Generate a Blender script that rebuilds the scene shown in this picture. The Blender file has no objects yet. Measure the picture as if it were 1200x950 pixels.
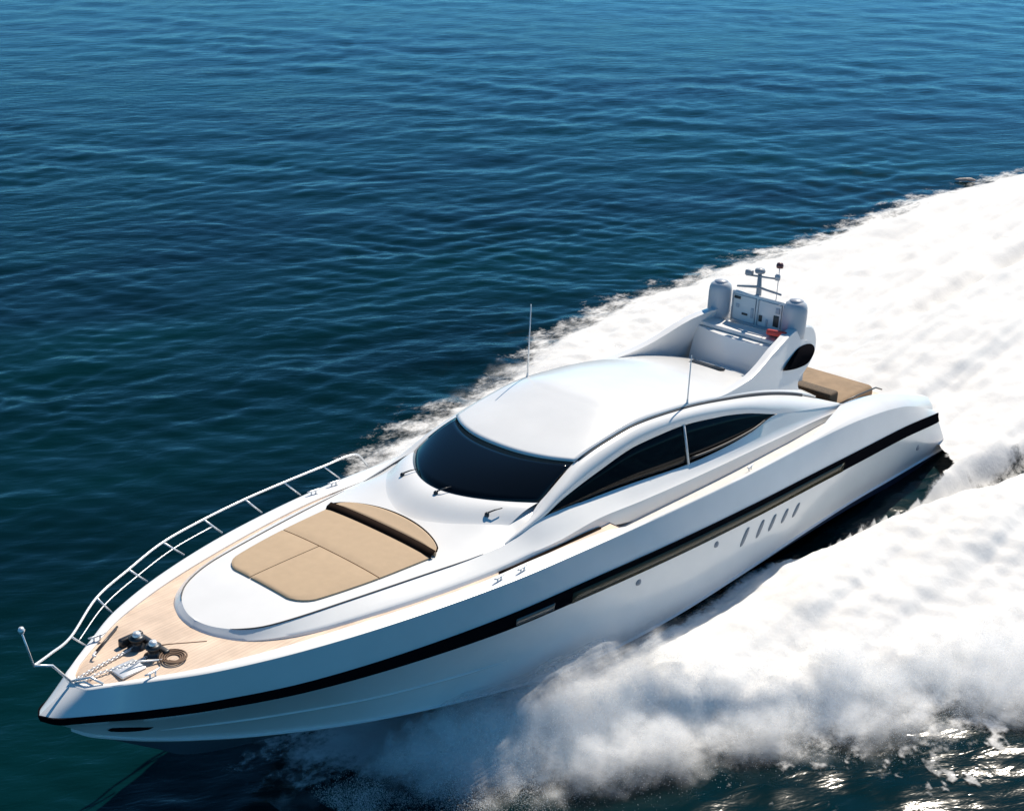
import bpy, bmesh, math, random
import numpy as np
from mathutils import Matrix, Vector

random.seed(7)
RNG = np.random.default_rng(11)
scn = bpy.context.scene
COL = scn.collection

# ------------------------------------------------------------------ camera
CAM_LOC = Vector((37.6, 18.84, 18.37))
AZ, PITCH, ROLL, FPX = 3.8555, 0.4133, 0.0136, 1651.0
d = Vector((math.cos(PITCH)*math.cos(AZ), math.cos(PITCH)*math.sin(AZ), -math.sin(PITCH)))
r = Vector((math.sin(AZ), -math.cos(AZ), 0)); u = r.cross(d)
r, u = math.cos(ROLL)*r + math.sin(ROLL)*u, -math.sin(ROLL)*r + math.cos(ROLL)*u
cam = bpy.data.cameras.new("camera"); cam_o = bpy.data.objects.new("camera", cam); COL.objects.link(cam_o)
cam.sensor_fit = 'HORIZONTAL'; cam.sensor_width = 36.0; cam.lens = 36.0*FPX/1200.0
cam.clip_start = 0.5; cam.clip_end = 20000
M = Matrix((r, u, -d)).transposed().to_4x4(); M.translation = CAM_LOC
cam_o.matrix_world = M
scn.camera = cam_o

# ------------------------------------------------------------------ sky, sun, exposure
SUN_AZ, SUN_EL = math.radians(180+13), math.radians(47)     # towards the sun, from +X
sv = Vector((math.cos(SUN_EL)*math.cos(SUN_AZ), math.cos(SUN_EL)*math.sin(SUN_AZ), math.sin(SUN_EL)))
w = bpy.data.worlds.new("World"); scn.world = w; w.use_nodes = True
nt = w.node_tree; bg = nt.nodes['Background']
sky = nt.nodes.new('ShaderNodeTexSky'); sky.sky_type = 'NISHITA'; sky.sun_disc = False
sky.sun_elevation = SUN_EL; sky.sun_rotation = math.atan2(sv.x, sv.y)
sky.air_density = 1.0; sky.dust_density = 0.0; sky.ozone_density = 6.0; sky.altitude = 4500
tint = nt.nodes.new('ShaderNodeMix'); tint.data_type = 'RGBA'; tint.blend_type = 'MULTIPLY'; tint.inputs['Factor'].default_value = 1
tint.inputs['B'].default_value = (.46, .99, 1.0, 1)          # clear, deep blue day
nt.links.new(sky.outputs[0], tint.inputs['A']); nt.links.new(tint.outputs['Result'], bg.inputs[0]); bg.inputs[1].default_value = 0.10
sl = bpy.data.lights.new("sun", 'SUN'); sl.energy = 4.6; sl.angle = math.radians(0.5); sl.color = (1, .905, .775)
so = bpy.data.objects.new("sun", sl); COL.objects.link(so)
so.rotation_euler = sv.to_track_quat('Z', 'Y').to_euler(); so.location = (0, 0, 60)
vs = scn.view_settings
vs.view_transform = 'Standard'; vs.look = 'None'; vs.exposure = 0.38; vs.gamma = 1.0; vs.use_curve_mapping = False
scn.cycles.max_bounces = 8; scn.cycles.transparent_max_bounces = 40
scn.cycles.diffuse_bounces = 4; scn.cycles.glossy_bounces = 4
scn.cycles.sample_clamp_indirect = 6.0
scn.cycles.use_denoising = True

# ------------------------------------------------------------------ helpers
def pchip(xs, ys):
    xs = np.asarray(xs, float); ys = np.asarray(ys, float)
    if xs[0] > xs[-1]: xs, ys = xs[::-1], ys[::-1]
    h = np.diff(xs); dl = np.diff(ys)/h
    m = np.zeros_like(ys)
    for i in range(1, len(xs)-1):
        if dl[i-1]*dl[i] > 0:
            w1, w2 = 2*h[i]+h[i-1], h[i]+2*h[i-1]
            m[i] = (w1+w2)/(w1/dl[i-1]+w2/dl[i])
    m[0], m[-1] = dl[0], dl[-1]
    def f(x):
        x = np.clip(np.asarray(x, float), xs[0], xs[-1])
        i = np.clip(np.searchsorted(xs, x)-1, 0, len(xs)-2)
        t = (x-xs[i])/h[i]
        return ((2*t**3-3*t**2+1)*ys[i]+(t**3-2*t**2+t)*h[i]*m[i]+(-2*t**3+3*t**2)*ys[i+1]+(t**3-t**2)*h[i]*m[i+1])
    return f

def curve3(pts, n):
    """smooth resample of 3D control points by index"""
    P = np.array(pts, float); k = np.arange(len(P)); t = np.linspace(0, len(P)-1, n)
    return np.stack([catmull(P[:, i], t) for i in range(3)], 1)
def catmull(v, t):
    v = np.concatenate([[2*v[0]-v[1]], v, [2*v[-1]-v[-2]]])
    i = np.clip(np.floor(t).astype(int), 0, len(v)-4); f = t-i
    a, b, c, e = v[i], v[i+1], v[i+2], v[i+3]
    return .5*((2*b)+(-a+c)*f+(2*a-5*b+4*c-e)*f*f+(-a+3*b-3*c+e)*f**3)

def link(name, me, mat, parent=None, smooth=True):
    o = bpy.data.objects.new(name, me); COL.objects.link(o)
    if mat: me.materials.append(mat)
    if smooth and len(me.polygons): me.polygons.foreach_set('use_smooth', np.ones(len(me.polygons), bool))
    if parent: o.parent = parent
    return o

class MB:
    """collects shapes into one mesh"""
    def __init__(s): s.v = []; s.f = []
    def add(s, V, F):
        o = len(s.v); s.v += [tuple(map(float, p)) for p in V]; s.f += [tuple(i+o for i in f) for f in F]
    def grid(s, P, flip=False, closed=False):
        P = np.asarray(P, float); n, m = P.shape[:2]
        F = []
        mm = m if closed else m-1
        for i in range(n-1):
            for j in range(mm):
                a, b = i*m+j, i*m+(j+1) % m; q = (a, b, b+m, a+m)
                F.append(q[::-1] if flip else q)
        s.add(P.reshape(-1, 3), F)
    def both(s, P, flip=False):
        P = np.asarray(P, float); s.grid(P, flip); s.grid(P*[1, -1, 1], not flip)
    def tube(s, path, rad, n=8, cap=True):
        P = np.array(path, float); m = len(P); R = np.broadcast_to(np.asarray(rad, float), (m,))
        rings = []
        for i in range(m):
            t = P[min(i+1, m-1)]-P[max(i-1, 0)]; t = t/(np.linalg.norm(t)+1e-9)
            a = np.array([0, 0, 1.]) if abs(t[2]) < .9 else np.array([1., 0, 0])
            e1 = np.cross(t, a); e1 /= np.linalg.norm(e1); e2 = np.cross(t, e1)
            th = np.linspace(0, 2*math.pi, n, endpoint=False)
            rings.append(P[i]+R[i]*(np.cos(th)[:, None]*e1+np.sin(th)[:, None]*e2))
        o = len(s.v); s.grid(np.array(rings), closed=True)
        if cap: s.f.append(tuple(o+j for j in range(n))[::-1]); s.f.append(tuple(o+(m-1)*n+j for j in range(n)))
    def lathe(s, c, prof, n=20, axis=(0, 0, 1)):
        """prof: (radius, height) along axis from c"""
        ax = np.array(axis, float); ax /= np.linalg.norm(ax)
        a = np.array([1., 0, 0]) if abs(ax[0]) < .9 else np.array([0, 1., 0])
        e1 = np.cross(ax, a); e1 /= np.linalg.norm(e1); e2 = np.cross(ax, e1)
        th = np.linspace(0, 2*math.pi, n, endpoint=False); c = np.array(c, float)
        s.grid(np.array([c+ax*h+rr*(np.cos(th)[:, None]*e1+np.sin(th)[:, None]*e2) for rr, h in prof]), closed=True)
    def box(s, lo, hi, R=None, c=None):
        (x0, y0, z0), (x1, y1, z1) = lo, hi
        V = np.array([(x0,y0,z0),(x1,y0,z0),(x1,y1,z0),(x0,y1,z0),(x0,y0,z1),(x1,y0,z1),(x1,y1,z1),(x0,y1,z1)], float)
        if R is not None: V = V@np.array(R).T
        if c is not None: V = V+np.array(c)
        s.add(V, [(3,2,1,0),(4,5,6,7),(0,1,5,4),(1,2,6,5),(2,3,7,6),(3,0,4,7)])
    def fan(s, ring, c):
        o = len(s.v); n = len(ring); s.v += [tuple(map(float, p)) for p in ring]+[tuple(map(float, c))]
        s.f += [(o+i, o+(i+1) % n, o+n) for i in range(n)]
    def build(s, name, mat, parent=None, smooth=True, bevel=0, solid=0, angle=None, seg=2, off=-1):
        me = bpy.data.meshes.new(name); me.from_pydata(s.v, [], s.f); me.validate(); me.update()
        o = link(name, me, mat, parent, smooth)
        if angle is not None:
            me.set_sharp_from_angle(angle=math.radians(angle))
        if solid:
            m = o.modifiers.new("thick", 'SOLIDIFY'); m.thickness = solid; m.offset = off
        if bevel:
            m = o.modifiers.new("bevel", 'BEVEL'); m.width = bevel; m.segments = seg; m.limit_method = 'ANGLE'; m.angle_limit = math.radians(35)
            m.harden_normals = False
        return o

def mix(a, b, t): return a*(1-t)+b*t
def loft(c0, c1, n, bulge=None):
    """rows between two curves (same count)"""
    c0, c1 = np.array(c0), np.array(c1); R = []
    for k in range(n):
        t = k/(n-1); p = mix(c0, c1, t)
        if bulge is not None: p = p+np.array(bulge)*4*t*(1-t)
        R.append(p)
    return np.array(R)

def mat(name, base, rough=.4, metal=0., coat=0., spec=.5, var=0., vscale=3., bump=0., bscale=40.):
    m = bpy.data.materials.new(name); m.use_nodes = True; n = m.node_tree; b = n.nodes['Principled BSDF']
    b.inputs['Base Color'].default_value = (*base, 1); b.inputs['Roughness'].default_value = rough
    b.inputs['Metallic'].default_value = metal; b.inputs['Coat Weight'].default_value = coat
    b.inputs['Specular IOR Level'].default_value = spec
    tc = n.nodes.new('ShaderNodeTexCoord')
    if var:
        no = n.nodes.new('ShaderNodeTexNoise'); no.inputs['Scale'].default_value = vscale; no.inputs['Detail'].default_value = 5
        n.links.new(tc.outputs['Object'], no.inputs['Vector'])
        mp = n.nodes.new('ShaderNodeMapRange'); mp.inputs['From Min'].default_value = .3; mp.inputs['From Max'].default_value = .7
        mp.inputs['To Min'].default_value = 1-var; mp.inputs['To Max'].default_value = 1+var*.4
        n.links.new(no.outputs['Fac'], mp.inputs['Value'])
        mm = n.nodes.new('ShaderNodeMix'); mm.data_type = 'RGBA'; mm.blend_type = 'MULTIPLY'; mm.inputs['Factor'].default_value = 1
        mm.inputs['A'].default_value = (*base, 1); n.links.new(mp.outputs[0], mm.inputs['B'])
        n.links.new(mm.outputs['Result'], b.inputs['Base Color'])
    if bump:
        nb = n.nodes.new('ShaderNodeTexNoise'); nb.inputs['Scale'].default_value = bscale; nb.inputs['Detail'].default_value = 4
        n.links.new(tc.outputs['Object'], nb.inputs['Vector'])
        bp = n.nodes.new('ShaderNodeBump'); bp.inputs['Strength'].default_value = bump; bp.inputs['Distance'].default_value = .01
        n.links.new(nb.outputs['Fac'], bp.inputs['Height']); n.links.new(bp.outputs[0], b.inputs['Normal'])
    return m

M_GEL = mat('gelcoat', (.80, .80, .79), .22, coat=.3, var=.04, vscale=1.2)
M_DECKW = mat('deck_nonskid_white', (.78, .77, .74), .5, var=.05, vscale=2.5, bump=.15, bscale=120)
M_GREY = mat('side_deck_grey', (.58, .57, .55), .55, var=.10, vscale=4, bump=.2, bscale=90)
M_BLACK = mat('gloss_black', (.006, .006, .008), .3, spec=0.)
M_GLASS = mat('dark_glass', (.003, .004, .006), .04, spec=.30)
M_SIDEGLASS = mat('side_glass', (.003, .003, .004), .05, spec=.10)
M_OLIVE = mat('olive_reflection', (.050, .044, .026), .18, spec=.15)
M_STEEL = mat('polished_steel', (.80, .81, .82), .38, metal=.55)
M_DARK = mat('dark_metal', (.05, .052, .055), .4, metal=.6)
M_RUBBER = mat('dark_trim', (.045, .045, .05), .5)
M_TAN = mat('tan_canvas', (.46, .34, .222), .85, var=.05, vscale=5, bump=.25, bscale=150)
M_BROWN = mat('dark_brown_fabric', (.018, .011, .008), .9, spec=.05, var=.2, bump=.2)
M_WICKER = mat('brown_weave', (.10, .065, .035), .8, var=.5, vscale=25, bump=.5, bscale=60)
M_DOME = mat('dome_plastic', (.46, .50, .55), .35, var=.04)
M_NAVY = mat('navy_bottom_shade', (.012, .026, .075), .45, var=.3, vscale=2)
M_RED = mat('red_fabric', (.62, .07, .06), .8, var=.15, vscale=8)
M_WHITEFAB = mat('white_vinyl', (.80, .78, .76), .5, var=.04)
M_ROPE = mat('rope', (.20, .13, .09), .9, var=.3, vscale=60)
M_DRIFT = mat('wet_wood', (.55, .45, .40), .7, var=.4, vscale=6, bump=.6, bscale=14)

def teak():
    m = mat('teak', (.73, .565, .435), .6, var=.22, vscale=1.6); n = m.node_tree; b = n.nodes['Principled BSDF']
    tc = [k for k in n.nodes if k.type == 'TEX_COORD'][0]
    sx = n.nodes.new('ShaderNodeSeparateXYZ'); n.links.new(tc.outputs['Object'], sx.inputs[0])
    ab = n.nodes.new('ShaderNodeMath'); ab.operation = 'PINGPONG'; ab.inputs[1].default_value = .04
    n.links.new(sx.outputs['Y'], ab.inputs[0])
    cr = n.nodes.new('ShaderNodeMapRange'); cr.inputs['From Min'].default_value = .0; cr.inputs['From Max'].default_value = .007
    cr.inputs['To Min'].default_value = .70; cr.inputs['To Max'].default_value = 1.
    n.links.new(ab.outputs[0], cr.inputs['Value'])
    wv = n.nodes.new('ShaderNodeTexNoise'); wv.inputs['Scale'].default_value = 1
    mpg = n.nodes.new('ShaderNodeMapping'); mpg.inputs['Scale'].default_value = (1.2, 26, 1)
    n.links.new(tc.outputs['Object'], mpg.inputs[0]); n.links.new(mpg.outputs[0], wv.inputs['Vector'])
    r2 = n.nodes.new('ShaderNodeMapRange'); r2.inputs['To Min'].default_value = .82; r2.inputs['To Max'].default_value = 1.16
    n.links.new(wv.outputs['Fac'], r2.inputs['Value'])
    mu = n.nodes.new('ShaderNodeMath'); mu.operation = 'MULTIPLY'; n.links.new(cr.outputs[0], mu.inputs[0]); n.links.new(r2.outputs[0], mu.inputs[1])
    src = b.inputs['Base Color'].links[0].from_socket
    mm = n.nodes.new('ShaderNodeMix'); mm.data_type = 'RGBA'; mm.blend_type = 'MULTIPLY'; mm.inputs['Factor'].default_value = 1
    n.links.new(src, mm.inputs['A']); n.links.new(mu.outputs[0], mm.inputs['B']); n.links.new(mm.outputs['Result'], b.inputs['Base Color'])
    return m
M_TEAK = teak()

# ------------------------------------------------------------------ numpy noise
def vnoise(x, y, seed):
    """gradient noise, about -1..1"""
    xi = np.floor(x).astype(np.int64); yi = np.floor(y).astype(np.int64); fx, fy = x-xi, y-yi
    def g(ix, iy):
        h = (ix*374761393+iy*668265263+seed*1442695041) & 0xffffffff
        h = ((h ^ (h >> 13))*1274126177) & 0xffffffff; h ^= h >> 16
        return (h & 0xffff)/65536.*2*math.pi
    def dt(ix, iy, dx, dy):
        a = g(ix, iy); return np.cos(a)*dx+np.sin(a)*dy
    q = lambda t: t*t*t*(t*(t*6-15)+10)
    ux, uy = q(fx), q(fy)
    a = mix(dt(xi, yi, fx, fy), dt(xi+1, yi, fx-1, fy), ux); b = mix(dt(xi, yi+1, fx, fy-1), dt(xi+1, yi+1, fx-1, fy-1), ux)
    return mix(a, b, uy)*1.5
def fbm(x, y, seed, oct=4, gain=.5, lac=2.03):
    s = 0; a = 1
    for k in range(oct):
        s = s+a*vnoise(x, y, seed+k*17); x, y, a = x*lac+5.3, y*lac-2.7, a*gain
    return s
def sstep(a, b, x):
    t = np.clip((x-a)/(b-a), 0, 1); return t*t*(3-2*t)

# ------------------------------------------------------------------ sea
def grid_obj(name, X, Y, Z, material, keep=None, attr=None):
    n, m = X.shape; idx = np.arange(n*m).reshape(n, m)
    F = np.stack([idx[:-1, :-1], idx[1:, :-1], idx[1:, 1:], idx[:-1, 1:]], -1).reshape(-1, 4)
    if keep is not None:
        kf = (keep[:-1, :-1] | keep[1:, :-1] | keep[1:, 1:] | keep[:-1, 1:]).reshape(-1); F = F[kf]
    V = np.stack([X, Y, Z], -1).reshape(-1, 3)
    used = np.zeros(len(V), bool); used[F] = True; remap = np.cumsum(used)-1; V = V[used]; F = remap[F]
    me = bpy.data.meshes.new(name)
    me.vertices.add(len(V)); me.vertices.foreach_set('co', V.astype(np.float32).ravel())
    me.loops.add(F.size); me.loops.foreach_set('vertex_index', F.astype(np.int32).ravel())
    me.polygons.add(len(F)); me.polygons.foreach_set('loop_start', np.arange(0, F.size, 4, dtype=np.int32))
    me.polygons.foreach_set('loop_total', np.full(len(F), 4, np.int32))
    me.update(calc_edges=True); me.validate()
    if attr:
        for k, a in attr.items():
            at = me.attributes.new(k, 'FLOAT', 'POINT'); at.data.foreach_set('value', a.reshape(-1)[used].astype(np.float32))
    return link(name, me, material)

def wave_height(X, Y, dist):
    """short wind waves running roughly along the view, plus a low swell"""
    rg = np.random.default_rng(5); H = np.zeros_like(X)
    base = AZ+math.radians(14)
    wx = X+1.2*vnoise(X*.11, Y*.11, 91); wy = Y+1.2*vnoise(X*.11, Y*.11, 92)
    for k in range(60):
        lam = 0.6*(7/0.6)**(rg.random()**1.3); ang = base+rg.normal(0, .55)
        amp = .0052*lam**.40*(.6+.8*rg.random()); ph = rg.random()*6.28
        kk = 2*math.pi/lam
        p = kk*(wx*math.cos(ang)+wy*math.sin(ang))+ph
        fade = np.clip(1.6-dist*.012/lam, 0, 1)
        H += amp*fade*(np.sin(p)+.25*np.cos(2*p))
    H *= .72+.55*vnoise(X*.045, Y*.045, 33)+.25*vnoise(X*.16, Y*.16, 34)
    return H

def make_water():
    m = bpy.data.materials.new('sea_water'); m.use_nodes = True; n = m.node_tree; b = n.nodes['Principled BSDF']
    L = n.links.new
    b.inputs['Roughness'].default_value = .12; b.inputs['IOR'].default_value = 1.22
    tc = n.nodes.new('ShaderNodeTexCoord')
    mp = n.nodes.new('ShaderNodeMapping'); mp.inputs['Rotation'].default_value = (0, 0, -(AZ+.25)); L(tc.outputs['Object'], mp.inputs[0])
    mp2 = n.nodes.new('ShaderNodeMapping'); mp2.inputs['Scale'].default_value = (1, .36, 1); L(mp.outputs[0], mp2.inputs[0])
    n0 = n.nodes.new('ShaderNodeTexNoise'); n0.inputs['Scale'].default_value = .09; n0.inputs['Detail'].default_value = 3; L(mp2.outputs[0], n0.inputs['Vector'])
    cr = n.nodes.new('ShaderNodeValToRGB'); cr.color_ramp.elements[0].position = .35; cr.color_ramp.elements[1].position = .68
    cr.color_ramp.elements[0].color = (.0002, .0064, .0096, 1); cr.color_ramp.elements[1].color = (.0004, .0190, .0215, 1)
    L(n0.outputs['Fac'], cr.inputs[0]); L(cr.outputs[0], b.inputs['Base Color'])
    prev = None
    for sc, st, dist, det in ((1.5, .34, .11, 4), (4.2, .34, .034, 3), (11., .22, .009, 2)):
        no = n.nodes.new('ShaderNodeTexNoise'); no.inputs['Scale'].default_value = sc; no.inputs['Detail'].default_value = det
        no.inputs['Distortion'].default_value = .5; L(mp2.outputs[0], no.inputs['Vector'])
        bp = n.nodes.new('ShaderNodeBump'); bp.inputs['Strength'].default_value = st; bp.inputs['Distance'].default_value = dist
        L(no.outputs['Fac'], bp.inputs['Height'])
        if prev: L(prev.outputs[0], bp.inputs['Normal'])
        prev = bp
    gp = n.nodes.new('ShaderNodeTexNoise'); gp.inputs['Scale'].default_value = .055; gp.inputs['Detail'].default_value = 4; gp.inputs['Distortion'].default_value = .8; L(tc.outputs['Object'], gp.inputs['Vector'])
    gr = n.nodes.new('ShaderNodeMapRange'); gr.inputs['From Min'].default_value = .32; gr.inputs['From Max'].default_value = .68; gr.inputs['To Min'].default_value = .10; gr.inputs['To Max'].default_value = .62; L(gp.outputs['Fac'], gr.inputs['Value'])
    for q in n.nodes:
        if q.type == 'BUMP' and q.inputs['Distance'].default_value < .05: L(gr.outputs[0], q.inputs['Strength'])
    L(prev.outputs[0], b.inputs['Normal'])
    # view-aligned graded grid: fine where near, out to the horizon
    def graded(fine_lo, fine_hi, step, lo, hi, g):
        a = list(np.arange(fine_lo, fine_hi, step)); s = step
        while a[-1] < hi: s *= g; a.append(a[-1]+s)
        f = []; s = step; q = fine_lo
        while q > lo: s *= g; q -= s; f.append(q)
        return np.array(f[::-1]+a)
    U = graded(18, 62, .16, -9000, 9000, 1.018); V = graded(-24, 24, .2, -9000, 9000, 1.02)
    uu, vv = np.meshgrid(U, V, indexing='ij')
    ca, sa = math.cos(AZ), math.sin(AZ)
    X = CAM_LOC.x+uu*ca+vv*sa; Y = CAM_LOC.y+uu*sa-vv*ca
    dist = np.hypot(uu, vv)
    Z = wave_height(X, Y, dist)
    hull = (np.abs(Y) < 3.0) & (X > -2) & (X < 20)
    Z = np.where(hull, np.minimum(Z, -.35), Z)
    o = grid_obj('sea_water', X, Y, Z, m); o['kind'] = 'structure'
    return o
make_water()

# ------------------------------------------------------------------ yacht
TRIM = math.radians(2.5); RZ = 0.4
def root(name, label, cat):
    o = bpy.data.objects.new(name, None); COL.objects.link(o); o['label'] = label; o['category'] = cat
    o.location = (0, 0, RZ); o.rotation_euler = (0, -TRIM, 0); o.empty_display_size = .5
    return o
Y = root('motor_yacht', 'white motor yacht with black side stripe speeding bow first through white wake', 'yacht')

# --- hull lines (boat axes: x forward, y port, z up)
NOM = np.array([0, 1, 3, 5.5, 8, 11, 14, 17, 19.5, 22, 24, 25.5, 26.5, 27.2, 27.62, 28.0])
gyf = pchip([0, 3, 5.5, 8, 11, 14, 17, 19.5, 22, 24, 25.5, 26.5, 27.28], [3.37, 3.38, 3.35, 3.29, 3.26, 3.2, 3.08, 2.93, 2.56, 2.07, 1.5, .90, .37])
gzf = pchip([.9, 1.1, 1.7, 2.25, 2.95, 4.4, 6.1, 8, 11, 14, 17, 19.5, 22, 24, 25.5, 26.5, 27.28], [1.30, 1.42, 1.68, 1.83, 2.02, 2.24, 2.37, 2.40, 2.41, 2.48, 2.56, 2.63, 2.68, 2.69, 2.68, 2.65, 2.62])
syf = pchip([-1, 3, 5.5, 8, 11, 14, 17, 19.5, 22, 24, 25.5, 26.5, 27.2], [3.45, 3.52, 3.54, 3.52, 3.47, 3.37, 3.2, 3.0, 2.6, 2.1, 1.5, 1.0, .62])
azf = pchip([0, .9, 3, 5.5, 8.5, 11.8, 14.3, 16.5, 18.5, 20.2, 22.75, 24.84, 26.9, 28.06], [1.2, 1.28, 1.47, 1.58, 1.67, 1.74, 1.81, 1.88, 1.93, 1.96, 2.02, 2.07, 2.17, 2.31])
thf = pchip([0, 1, 6, 12, 16.4, 18.4, 20, 24.8, 26.7, 28], [.33, .35, .39, .41, .40, .38, .34, .20, .17, .13])
NS = 121
TT = np.linspace(0, len(NOM)-1, NS)
def line(ctrl): P = np.array(ctrl, float); return np.stack([catmull(P[:, i], TT) for i in range(3)], 1)
A = [(.9, syf(.9), azf(.9))]+[(x, syf(x), azf(x)) for x in NOM[1:13]]+[(27.25, .60, 2.21), (27.85, .25, 2.27), (28.06, 0, 2.31)]
B = [(.6, syf(.6)-.03, .93)]+[(x, syf(x)-.03, azf(x)-thf(x)) for x in NOM[1:13]]+[(27.2, .58, 2.05), (27.8, .24, 2.12), (28.02, 0, 2.18)]
G = [(.95, 3.37, 1.31), (1.12, 3.37, 1.43)]+[(x, gyf(x), gzf(x)) for x in NOM[2:12]]+[(26.45, .93, 2.65), (27.1, .50, 2.63), (27.36, .30, 2.62), (27.45, 0, 2.62)]
cyf = pchip([-1, 6, 12, 16, 19.5, 22, 24], [3.36, 3.36, 3.26, 2.98, 2.42, 1.7, .95])
czf = pchip([-1, 3, 6, 10, 14, 17, 19, 22, 24], [-.22, -.14, -.08, -.22, -.40, -.42, -.22, .1, .4])
C = [(-.42, 3.38, -.20)]+[(x, cyf(x), czf(x)) for x in NOM[1:11]]+[(25.3, .50, .72), (26.1, .28, 1.0), (26.7, .16, 1.28), (27.2, .08, 1.55), (27.5, 0, 1.78)]
kzf = pchip([-1, 8, 14, 18, 21, 23.5, 25.2], [-1.35, -1.4, -1.35, -1.2, -.95, -.52, .03])
K = [(-.5, 0, -1.35)]+[(x, 0, kzf(x)) for x in NOM[1:10]]+[(23.7, 0, -.47), (25.1, 0, .0), (25.8, 0, .48), (26.55, 0, 1.02), (27.1, 0, 1.42), (27.46, 0, 1.74)]
A, B, G, C, K = map(line, (A, B, G, C, K))
for Ln in (A, B, G, C): Ln[:, 1] = np.maximum(Ln[:, 1], 0)
LOW = C.copy(); LOW[:, 2] -= np.interp(C[:, 0], [-1, 2, 9, 13], [.42, .40, .22, .02]); LOW[:, 1] -= np.interp(C[:, 0], [-1, 9, 13], [.10, .08, .02])
LOW[:, 1] = np.maximum(LOW[:, 1], 0)

hull = MB()
hull.both(loft(G, A, 5, bulge=None), flip=True)
# lower topsides: concave flare forward
side = []
for k in range(9):
    t = k/8; p = mix(B, C, t)
    fl = np.interp(p[:, 0], [10, 20, 26], [-.02, .06, .10])*4*t*(1-t)
    p = p.copy(); p[:, 1] = np.maximum(p[:, 1]-fl*np.clip(p[:, 1]*2, 0, 1), 0); side.append(p)
hull.both(np.array(side), flip=True)
rail_out = C+np.stack([0*C[:, 0], np.clip(C[:, 1]*2, 0, 1)*.05, 0*C[:, 0]-.03], 1)
hull.both(np.array([C, rail_out, C-[0, 0, .07]]), flip=True)
# transom
tr = [G[0], A[0], B[0]]+[s[0] for s in side[1:]]+[LOW[0], K[0]]
tr = np.array(tr); ring = np.concatenate([tr, (tr*[1, -1, 1])[::-1][1:]])
hull.fan(ring, (1.0, 0, .3))
H_o = hull.build('hull', M_GEL, Y, angle=32)
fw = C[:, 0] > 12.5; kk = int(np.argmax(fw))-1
hull2 = MB(); hull2.both(np.array([C-[0, 0, .06], mix(C, K, .5)-[0, 0, .03], K])[:, kk:], flip=True); hull2.build('forefoot', mat('forefoot_shade', (.10, .14, .18), .3), Y, angle=40)  # white bow bottom; its deep shade and dark-water reflection are put into the colour
bot = MB(); lowr = C-[0, 0, .06]
bot.both(np.array([lowr, mix(lowr, LOW, .5), LOW, mix(LOW, K, .5), K])[:, :kk+1], flip=True)
bot.build('hull_bottom', M_NAVY, Y, angle=40)  # navy carries the shade below the aft chine as colour

st = MB(); off = lambda P, e: P+np.stack([0*P[:, 0]+np.where(P[:, 1] < .3, e, 0), np.clip(P[:, 1]*4, 0, 1)*e, 0*P[:, 0]], 1)
st.both(np.array([A, off(A, .03), off(mix(A, B, .5), .035), off(B, .03), B]), flip=True)
st.build('hull_stripe', M_BLACK, Y, angle=40)
def stripe_glass(x0, x1, t0, t1, material, name):
    sel = np.linspace(x0, x1, 60)
    for s in (1, -1):
        mb = MB(); rows = []
        for t in np.linspace(t0, t1, 3):
            q = np.stack([np.interp(sel, mix(A, B, t)[:, 0], mix(A, B, t)[:, i]) for i in range(3)], 1)
            q[:, 1] = (q[:, 1]+.043)*s; rows.append(q)
        mb.grid(np.array(rows), flip=s > 0); mb.build(name, material, Y, solid=.012)
stripe_glass(6.6, 17.6, .30, .97, M_OLIVE, 'hull_window')  # olive tone paints the wake's reflection into the dark hull glass
stripe_glass(18.15, 19.25, .42, .85, mat('porthole_glass', (.06, .065, .06), .1, spec=.7), 'hull_window')

# gunwale cap, bulwark inside
capw = pchip([.9, 1.5, 3, 4.8, 6, 7.2, 8.5, 10, 15.3, 15.9, 18.3, 19.9, 22.3, 24.7, 26.2, 27.3], [.35, .55, .80, .90, .62, .32, .16, .13, .14, .34, .42, .36, .38, .30, .20, .14])
GI = G.copy(); GI[:, 1] = np.maximum(G[:, 1]-capw(G[:, 0]), 0); GI[:, 0] -= np.interp(G[:, 0], [27, 27.4], [0, .14]); GI[:, 2] += np.interp(G[:, 0], [1, 3, 6, 8], [.35, .16, .06, .0])
cap = MB(); cm = mix(G, GI, .5); cm[:, 2] += np.interp(G[:, 0], [1, 3, 6, 8, 12], [.16, .14, .08, .03, .02]); c1 = mix(G, GI, .12); c1[:, 2] += np.interp(G[:, 0], [1, 3, 6, 9], [.10, .09, .05, .02])
down = GI.copy(); down[:, 2] -= np.interp(GI[:, 0], [1, 8, 15.3, 15.9, 28], [.5, .36, .34, .06, .05])
cap.both(np.array([G, c1, cm, GI, down]), flip=False)
cap.build('gunwale', M_GEL, Y, angle=50)

def gi(x): return np.interp(x, GI[:, 0], GI[:, 1]), np.interp(x, GI[:, 0], GI[:, 2])
# teak foredeck
td = MB(); xs = np.concatenate([np.linspace(15.62, 26, 50), np.linspace(26.1, 27.28, 14)]); rows = []
for x in xs:
    y, z = gi(x); s = np.linspace(-1, 1, 17); rows.append(np.stack([np.full(17, x), s*(y+.01), z-.035+.04*(1-s*s)], 1))
td.grid(np.array(rows), flip=True); td.build('teak_deck', M_TEAK, Y)
# side decks
for s in (1, -1):
    sd = MB(); rows = []
    for x in np.linspace(4.6, 15.6, 40):
        y, z = gi(x); rows.append([(x, s*2.2, z-.26), (x, s*(y+.02), z-.26)])
    sd.grid(np.array(rows), flip=s > 0)
    y, z = gi(15.6); sd.add([(15.6, s*2.2, z-.27), (15.6, s*(y+.02), z-.27), (15.6, s*(y+.02), z-.02), (15.6, s*2.2, z-.0)], [(0, 1, 2, 3)])
    sd.build('side_deck', M_GREY, Y)

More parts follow.
